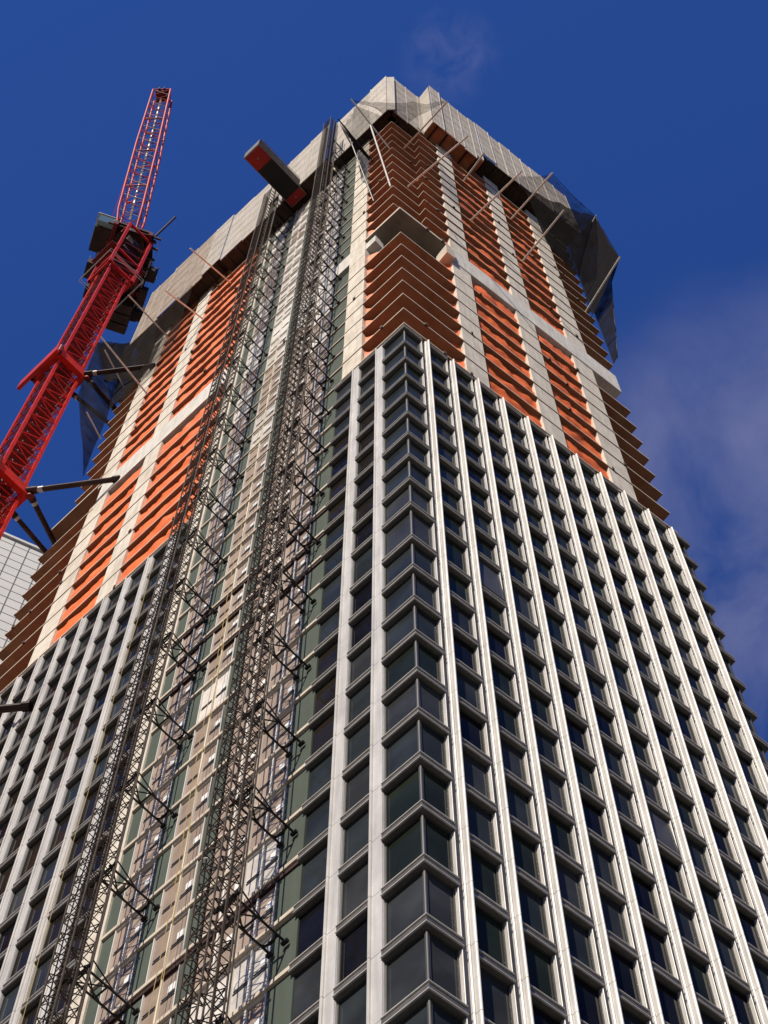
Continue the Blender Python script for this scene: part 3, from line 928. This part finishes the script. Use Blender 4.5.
# climbing cage / tower head
mb = MB(); w = CW + .45; zc0, zc1 = ztop - 3.2, 118.0
for sa in (-1, 1):
    for sb in (-1, 1): mb.box(CF, sa * w - .16, sa * w + .16, sb * w - .16, sb * w + .16, zc0, zc1, M['red'])
for zz in (zc0, zc0 + 3.2, zc0 + 6.4, zc1 - .4):
    for a0, a1, b0, b1 in ((-w, w, -w - .12, -w + .12), (-w, w, w - .12, w + .12), (-w - .12, -w + .12, -w, w), (w - .12, w + .12, -w, w)):
        mb.box(CF, a0, a1, b0, b1, zz, zz + .4, M['red'])
for k in range(4):
    za, zb = zc0 + k * 3.4, zc0 + (k + 1) * 3.4
    for sa in (-1, 1):
        mb.bar(CF(-w, sa * w, za), CF(w, sa * w, zb), .08, M['reddk'], 4); mb.bar(CF(sa * w, w, za), CF(sa * w, -w, zb), .08, M['reddk'], 4)
    mb.box(CF, -w + .3, w - .3, -w + .3, w - .3, zb - .2, zb - .1, M['craneD'])
mb.box(CF, -.9, .9, -.9, .9, zc0 + 4, zc1, M['craneD'])
mb.box(CF, -w - .05, w + .05, -w - .9, w + .9, zc0 + 6.9, zc0 + 7.1, M['reddk'])
part('climbing_cage', mb, t)
mb = MB()
for sb in (-1, 1):
    for zz in (zc0 + .3, zc0 + 1.2):
        mb.bar(CF(-w - .8, sb * (w + .8), zz), CF(w + .8, sb * (w + .8), zz), .035, M['galv'], 4)
        mb.bar(CF(sb * (w + .8), -w - .8, zz), CF(sb * (w + .8), w + .8, zz), .035, M['galv'], 4)
mb.bar(CF(-w - .3, w + .4, zc0), CF(-w - .3, -w, zc0 + 4), .05, M['galv'], 4)
part('walkway_rail', mb, t)

# slewing deck with counter jib; boom points the other way
DD = Vector((.33, .944, 0)).normalized(); DP = Vector((DD.y, -DD.x, 0))
PV = Vector((-10.6, 36.6, 0))


def DF(a, b, z_): return PV + DD * a + DP * b + Vector((0, 0, z_))


mb = MB()
mb.prism([DF(-2.0, -2.4, 0), DF(-2.0, 2.3, 0), DF(1.6, 3.2, 0), DF(9.0, 2.9, 0), DF(9.0, -2.6, 0), DF(4.5, -3.3, 0), DF(1.5, -3.3, 0)], 118.9, 119.5, M['craneD'])
for a_, b_, la, lb, za, zb in ((2.2, 3.1, 1.4, 1.0, 118.5, 120.6), (4.6, 2.8, 2.2, .9, 117.9, 119.7), (7.4, 2.7, 1.2, 1.3, 118.3, 121), (.6, -4.3, 1.6, 1.1, 118.4, 119.9), (3.4, -4.0, 2.0, .9, 117.8, 119.6), (6.4, -3.4, 1.5, .9, 118.4, 120.4), (8.6, -1.6, 1.0, 2.6, 117.6, 119.4)):
    mb.box(DF, a_, a_ + la, b_, b_ + lb, za, zb, M['craneD'])
    for q in (0, 1): mb.bar(DF(a_ + q * la, b_ + lb * (1 if b_ > 0 else 0), zb), DF(a_ + q * la, b_ + lb * (1 if b_ > 0 else 0), zb + 1.1), .035, M['galv'], 4)
for k in range(9): mb.box(DF, -1.8 + k * 1.3, -1.6 + k * 1.3, -3.0, 3.4, 118.4, 118.88, M['craneD'])
for b in (-2.1, 2.1): mb.box(DF, -2, 9.4, b - .25, b + .25, 118.0, 118.88, M['reddk'])
for k in range(14):
    a_, b_ = random.uniform(-1.5, 8.5), random.choice((-1, 1)) * random.uniform(1.6, 2.9)
    mb.box(DF, a_, a_ + random.uniform(.3, 1.4), b_, b_ + random.uniform(.15, .6), 118.3 - random.uniform(0, .5), 118.9, random.choice((M['craneD'], M['reddk'], M['deckdark'])))
for b in (-3.2, 3.0): mb.bar(DF(1, b, 118.8), DF(9.3, b * .85, 118.8), .12, M['galv'], 5)
part('machinery_deck', mb, t)
mb = MB(); mb.bar(DF(0, 0, 117.5), DF(0, 0, 118.9), 1.9, M['craneD'], 20); part('slewing_ring', mb, t)
for k in range(3):
    mb = MB(); mb.box(DF, 6.4 + k * 1.2, 7.45 + k * 1.2, -2.7, 2.7, 115.6, 117.95, M['craneD']); part('counterweight', mb, t)
mb = MB(); mb.box(DF, 2.2, 5.4, -2.8, 2.8, 119.5, 122.6, M['reddk']); mb.box(DF, 5.8, 8.6, -2.2, 1.6, 119.5, 122, M['craneD']); part('winch_house', mb, t)
mb = MB()
for b in (-3.4, 3.3):
    pts = [DF(-1.5 + k * 1.3, b, 119.5) for k in range(9)]
    for p in pts: mb.bar(p, p + Vector((0, 0, 1.15)), .035, M['galv'], 4)
    for zz in (.6, 1.15): mb.bar(pts[0] + Vector((0, 0, zz)), pts[-1] + Vector((0, 0, zz)), .03, M['galv'], 4)
part('deck_rail', mb, t)
# operator cab
mb = MB(); mb.box(DF, -.9, 1.9, -4.3, -2.2, 118.2, 121.4, M['craneD'])
cab = part('operator_cab', mb, t)
mb = MB(); mb.box(DF, -1.6, -.91, -4.25, -2.25, 118.6, 121.5, M['cabglass']); mb.box(DF, -.7, 1.5, -4.42, -4.31, 119.3, 121.2, M['cabglass']); part('cab_window', mb, cab)
mb = MB(); mb.box(DF, -1.7, 2.1, -4.6, -2.0, 121.62, 121.85, M['galv']); part('cab_roof', mb, cab)
# A-frame
mb = MB()
for b in (-1.2, 1.2):
    mb.bar(DF(.5, b, 119.5), DF(4.5, b * .6, 131), .16, M['red'], 6); mb.bar(DF(7, b, 119.5), DF(4.5, b * .6, 131), .13, M['red'], 6)
mb.bar(DF(4.5, -.72, 131), DF(4.5, .72, 131), .16, M['red'], 6)
part('a_frame', mb, t)
# boom
B0, B1 = Vector((-11.55, 35.9, 119.8)), Vector((-17.3, 29.0, 165.5))
bd = (B1 - B0).normalized(); bu = bd.cross(Vector((0, 0, 1))).normalized(); bw = bu.cross(bd)
BL = (B1 - B0).length


def BF(l, a, b): return B0 + bd * l + bu * a + bw * b


mb = MB()
nb = 20
def bwid(l): return 1.15 + .27 * min(1, l / 4) - .22 * max(0, (l - BL * .55) / (BL * .45))
def bhei(l): return (.5 + .6 * min(1, l / 4)) - .25 * max(0, (l - BL * .6) / (BL * .4))
Ls = [BL * k / nb for k in range(nb + 1)]
for k in range(nb):
    l0, l1 = Ls[k], Ls[k + 1]
    for sa in (-1, 1):
        for sb in (-1, 1): mb.bar(BF(l0, sa * bwid(l0), sb * bhei(l0)), BF(l1, sa * bwid(l1), sb * bhei(l1)), .145, M['red'], 6)
    f = 1 if k % 2 else -1
    for sb in (-1, 1):
        mb.bar(BF(l0, f * bwid(l0), sb * bhei(l0)), BF(l1, -f * bwid(l1), sb * bhei(l1)), .05, M['red'], 4)
        mb.bar(BF(l0, -f * bwid(l0), sb * bhei(l0)), BF(l1, f * bwid(l1), sb * bhei(l1)), .04, M['galv'] if sb < 0 and k % 2 else M['reddk'], 4)
        if k % 5 == 0: mb.bar(BF(l0, -bwid(l0), sb * bhei(l0)), BF(l0, bwid(l0), sb * bhei(l0)), .10, M['red'], 4)
    for sa in (-1, 1): mb.bar(BF(l0, sa * bwid(l0), f * bhei(l0)), BF(l1, sa * bwid(l1), -f * bhei(l1)), .045, M['reddk'], 4)
    if k % 5 == 0:
        for b in (-.06, .06): mb.box(lambda a, o, z_: BF(l0 + z_, a, o), -bwid(l0), bwid(l0), -bhei(l0) - .06, -bhei(l0) + .06, -.12, .12, M['reddk'])
for sb in (-1, 1): mb.bar(BF(BL, -bwid(BL), sb * bhei(BL)), BF(BL, bwid(BL), sb * bhei(BL)), .14, M['red'], 4)
part('boom', mb, t)
mb = MB()
mb.box(lambda a, o, z_: BF(z_, a, o), -.13, .13, -.3, -.24, 3, BL - 2, M['craneD'])
for k in range(0, 40, 2):
    if random.random() < .8: mb.box(lambda a, o, z_: BF(z_, a, o), -.06, .06, -.36, -.31, 8 + k * .85, 8 + k * .85 + .8, M['galv'])
part('boom_walkway', mb, t)
mb = MB()
mb.box(lambda a, o, z_: BF(z_, a, o), -.85, .85, -.7, .7, BL - .5, BL + .6, M['reddk'])
for a in (-.35, .35): mb.bar(BF(BL + .1, a - .08, -.7), BF(BL + .1, a + .08, -.7), .45, M['black'], 12)
part('boom_head', mb, t)
mb = MB()
for a in (-.5, .5): mb.bar(DF(4.5, a, 131), BF(BL * .93, a * .8, bhei(BL)), .03, M['craneD'], 4)
mb.bar(BF(3, bwid(4) + .7, -.4), BF(BL * .45, bwid(BL * .4) + .25, -.5), .035, M['red'], 4)
part('pendant_rope', mb, t)
mb = MB(); mb.bar(DF(-1.6, 2.6, 119.6), DF(-3.2, 4.0, 125.5), .13, M['craneD'], 6); part('deck_post', mb, t)

# ------------------------------------------------------------------ white tower behind the crane
E0 = Vector((-3.3, 67.5, 0)); ED = Vector((.975, -.222, 0)).normalized(); EN = Vector((-ED.y, ED.x, 0))
if EN.y > 0: EN = -EN
ZT = 98.6


def WF(a, o, z_): return E0 + ED * a + EN * o + Vector((0, 0, z_))


t = thing('white_tower', WF(-4, -8, GROUND), 'distant white panelled office tower behind the crane ties at the left edge', 'building')
mb = MB(); mb.box(WF, -26, 16, -18, 0, GROUND, ZT, M['wtower']); part('wall', mb, t)
mb = MB()
a = -26.0 + .35
while a < 16:
    mb.box(WF, a - .045, a + .045, .0, .05, GROUND, ZT, M['wline']); a += 1.72
part('mullion', mb, t)
mb = MB(); z = ZT - 1.4
while z > GROUND:
    mb.box(WF, -26, 16, .0, .03, z - .03, z + .03, M['wline']); z -= 1.9
part('panel_joint', mb, t)
for (a, b, z0_, z1_) in ((4.0, 5.6, 66.2, 68.0), (2.3, 3.9, 62.4, 64.2), (4.0, 5.6, 60.6, 64.2), (.6, 2.2, 60.6, 62.4), (2.3, 3.9, 56, 60.4), (.6, 2.2, 52, 56)):
    mb = MB(); mb.box(WF, a, b, .01, .06, z0_, z1_, GL[3]); part('window', mb, t)
mb = MB(); mb.box(WF, -26.2, 16.2, -18.2, .25, ZT, ZT + .5, M['wtower']); part('parapet', mb, t)

# ------------------------------------------------------------------ ground
mb = MB(); mb.face([(-900, -900, GROUND), (900, -900, GROUND), (900, 900, GROUND), (-900, 900, GROUND)], M['ground'])
g = part('ground', mb, None, (0, 0, GROUND)); g['kind'] = 'structure'

# ------------------------------------------------------------------ light, sky
EL = rad(45); AZ = rad(207)
sd = Vector((math.cos(AZ) * math.cos(EL), math.sin(AZ) * math.cos(EL), math.sin(EL)))
sun = bpy.data.lights.new('sun', 'SUN'); sun.energy = 4.6; sun.angle = rad(.53); sun.color = (1, .90, .76)
so = bpy.data.objects.new('sun', sun); COL.objects.link(so)
so.rotation_euler = (-sd).to_track_quat('-Z', 'Y').to_euler(); so.location = (-80, -60, 80)

W = bpy.data.worlds.new('World'); SC.world = W; W.use_nodes = True
nt = W.node_tree; N, L = nt.nodes, nt.links
bg = N['Background']; bg.inputs['Strength'].default_value = .055
sky = N.new('ShaderNodeTexSky'); sky.sky_type = 'NISHITA'; sky.sun_disc = False
sky.sun_elevation = EL; sky.sun_rotation = math.atan2(sd.x, sd.y)
sky.air_density = 1.0; sky.dust_density = .3; sky.ozone_density = 3.0; sky.altitude = 50
tc = N.new('ShaderNodeTexCoord')
def cloud(vec, lo, hi, scale, amt, seed):
    vm = N.new('ShaderNodeVectorMath'); vm.operation = 'DOT_PRODUCT'; vm.inputs[1].default_value = vec
    L.new(tc.outputs['Generated'], vm.inputs[0])
    mr = N.new('ShaderNodeMapRange'); mr.interpolation_type = 'SMOOTHSTEP'
    mr.inputs[1].default_value = lo; mr.inputs[2].default_value = hi
    L.new(vm.outputs['Value'], mr.inputs[0])
    ad = N.new('ShaderNodeVectorMath'); ad.operation = 'ADD'; ad.inputs[1].default_value = (seed, seed * .7, 0)
    L.new(tc.outputs['Generated'], ad.inputs[0])
    n = N.new('ShaderNodeTexNoise'); n.inputs['Scale'].default_value = scale; n.inputs['Detail'].default_value = 9; n.inputs['Roughness'].default_value = .56
    n.inputs['Distortion'].default_value = .5
    L.new(ad.outputs[0], n.inputs['Vector'])
    m2 = N.new('ShaderNodeMapRange'); m2.inputs[1].default_value = .36; m2.inputs[2].default_value = .70; m2.inputs[4].default_value = amt
    L.new(n.outputs['Fac'], m2.inputs[0])
    mu = N.new('ShaderNodeMath'); mu.operation = 'MULTIPLY'; L.new(mr.outputs[0], mu.inputs[0]); L.new(m2.outputs[0], mu.inputs[1])
    return mu.outputs[0]
def raydir(x, y): return tuple((Fv * FPX + Rv * (x - 384) - Uv * (y - 512)).normalized())
c1 = cloud(raydir(815, 545), .9875, .9985, 10, .62, 2.6)
c2 = cloud(raydir(450, 55), .9996, .999999, 60, .2, 4.1)
su = N.new('ShaderNodeMath'); su.operation = 'ADD'; L.new(c1, su.inputs[0]); L.new(c2, su.inputs[1])
pol = N.new('ShaderNodeMix'); pol.data_type = 'RGBA'; pol.blend_type = 'MULTIPLY'; pol.inputs[0].default_value = 1
sx = N.new('ShaderNodeSeparateXYZ'); L.new(tc.outputs['Generated'], sx.inputs[0])
em = N.new('ShaderNodeMapRange'); em.interpolation_type = 'SMOOTHSTEP'; em.inputs[1].default_value = .05; em.inputs[2].default_value = .62
L.new(sx.outputs['Z'], em.inputs[0])
tn = N.new('ShaderNodeMix'); tn.data_type = 'RGBA'; L.new(em.outputs[0], tn.inputs[0])
tn.inputs[6].default_value = (.42, .40, .38, 1); tn.inputs[7].default_value = (.41, .80, 1.72, 1); L.new(tn.outputs[2], pol.inputs[7])  # low sky outside the view dimmed and neutralised to weaken the fill light
L.new(sky.outputs[0], pol.inputs[6]); pol.inputs[7].default_value = (1, 1, 1, 1)
mx = N.new('ShaderNodeMix'); mx.data_type = 'RGBA'
L.new(su.outputs[0], mx.inputs[0]); L.new(pol.outputs[2], mx.inputs[6]); mx.inputs[7].default_value = (3.6, 3.7, 6.2, 1)
L.new(mx.outputs[2], bg.inputs['Color'])

# ------------------------------------------------------------------ camera
cam = bpy.data.cameras.new('camera'); co = bpy.data.objects.new('camera', cam); COL.objects.link(co)
cam.sensor_fit = 'VERTICAL'; cam.sensor_height = 24; cam.lens = FPX / 1024 * 24
cam.clip_start = .1; cam.clip_end = 5000
Mx = Matrix((Rv, Uv, -Fv)).transposed().to_4x4(); Mx.translation = CAM
co.matrix_world = Mx
SC.camera = co
SC.render.resolution_x, SC.render.resolution_y = 768, 1024
SC.view_settings.view_transform = 'Standard'; SC.view_settings.look = 'None'
SC.view_settings.exposure = 0.3; SC.view_settings.gamma = 1
SC.cycles.max_bounces = 5; SC.cycles.diffuse_bounces = 3; SC.cycles.glossy_bounces = 3
SC.cycles.transparent_max_bounces = 12
SC.cycles.use_denoising = True
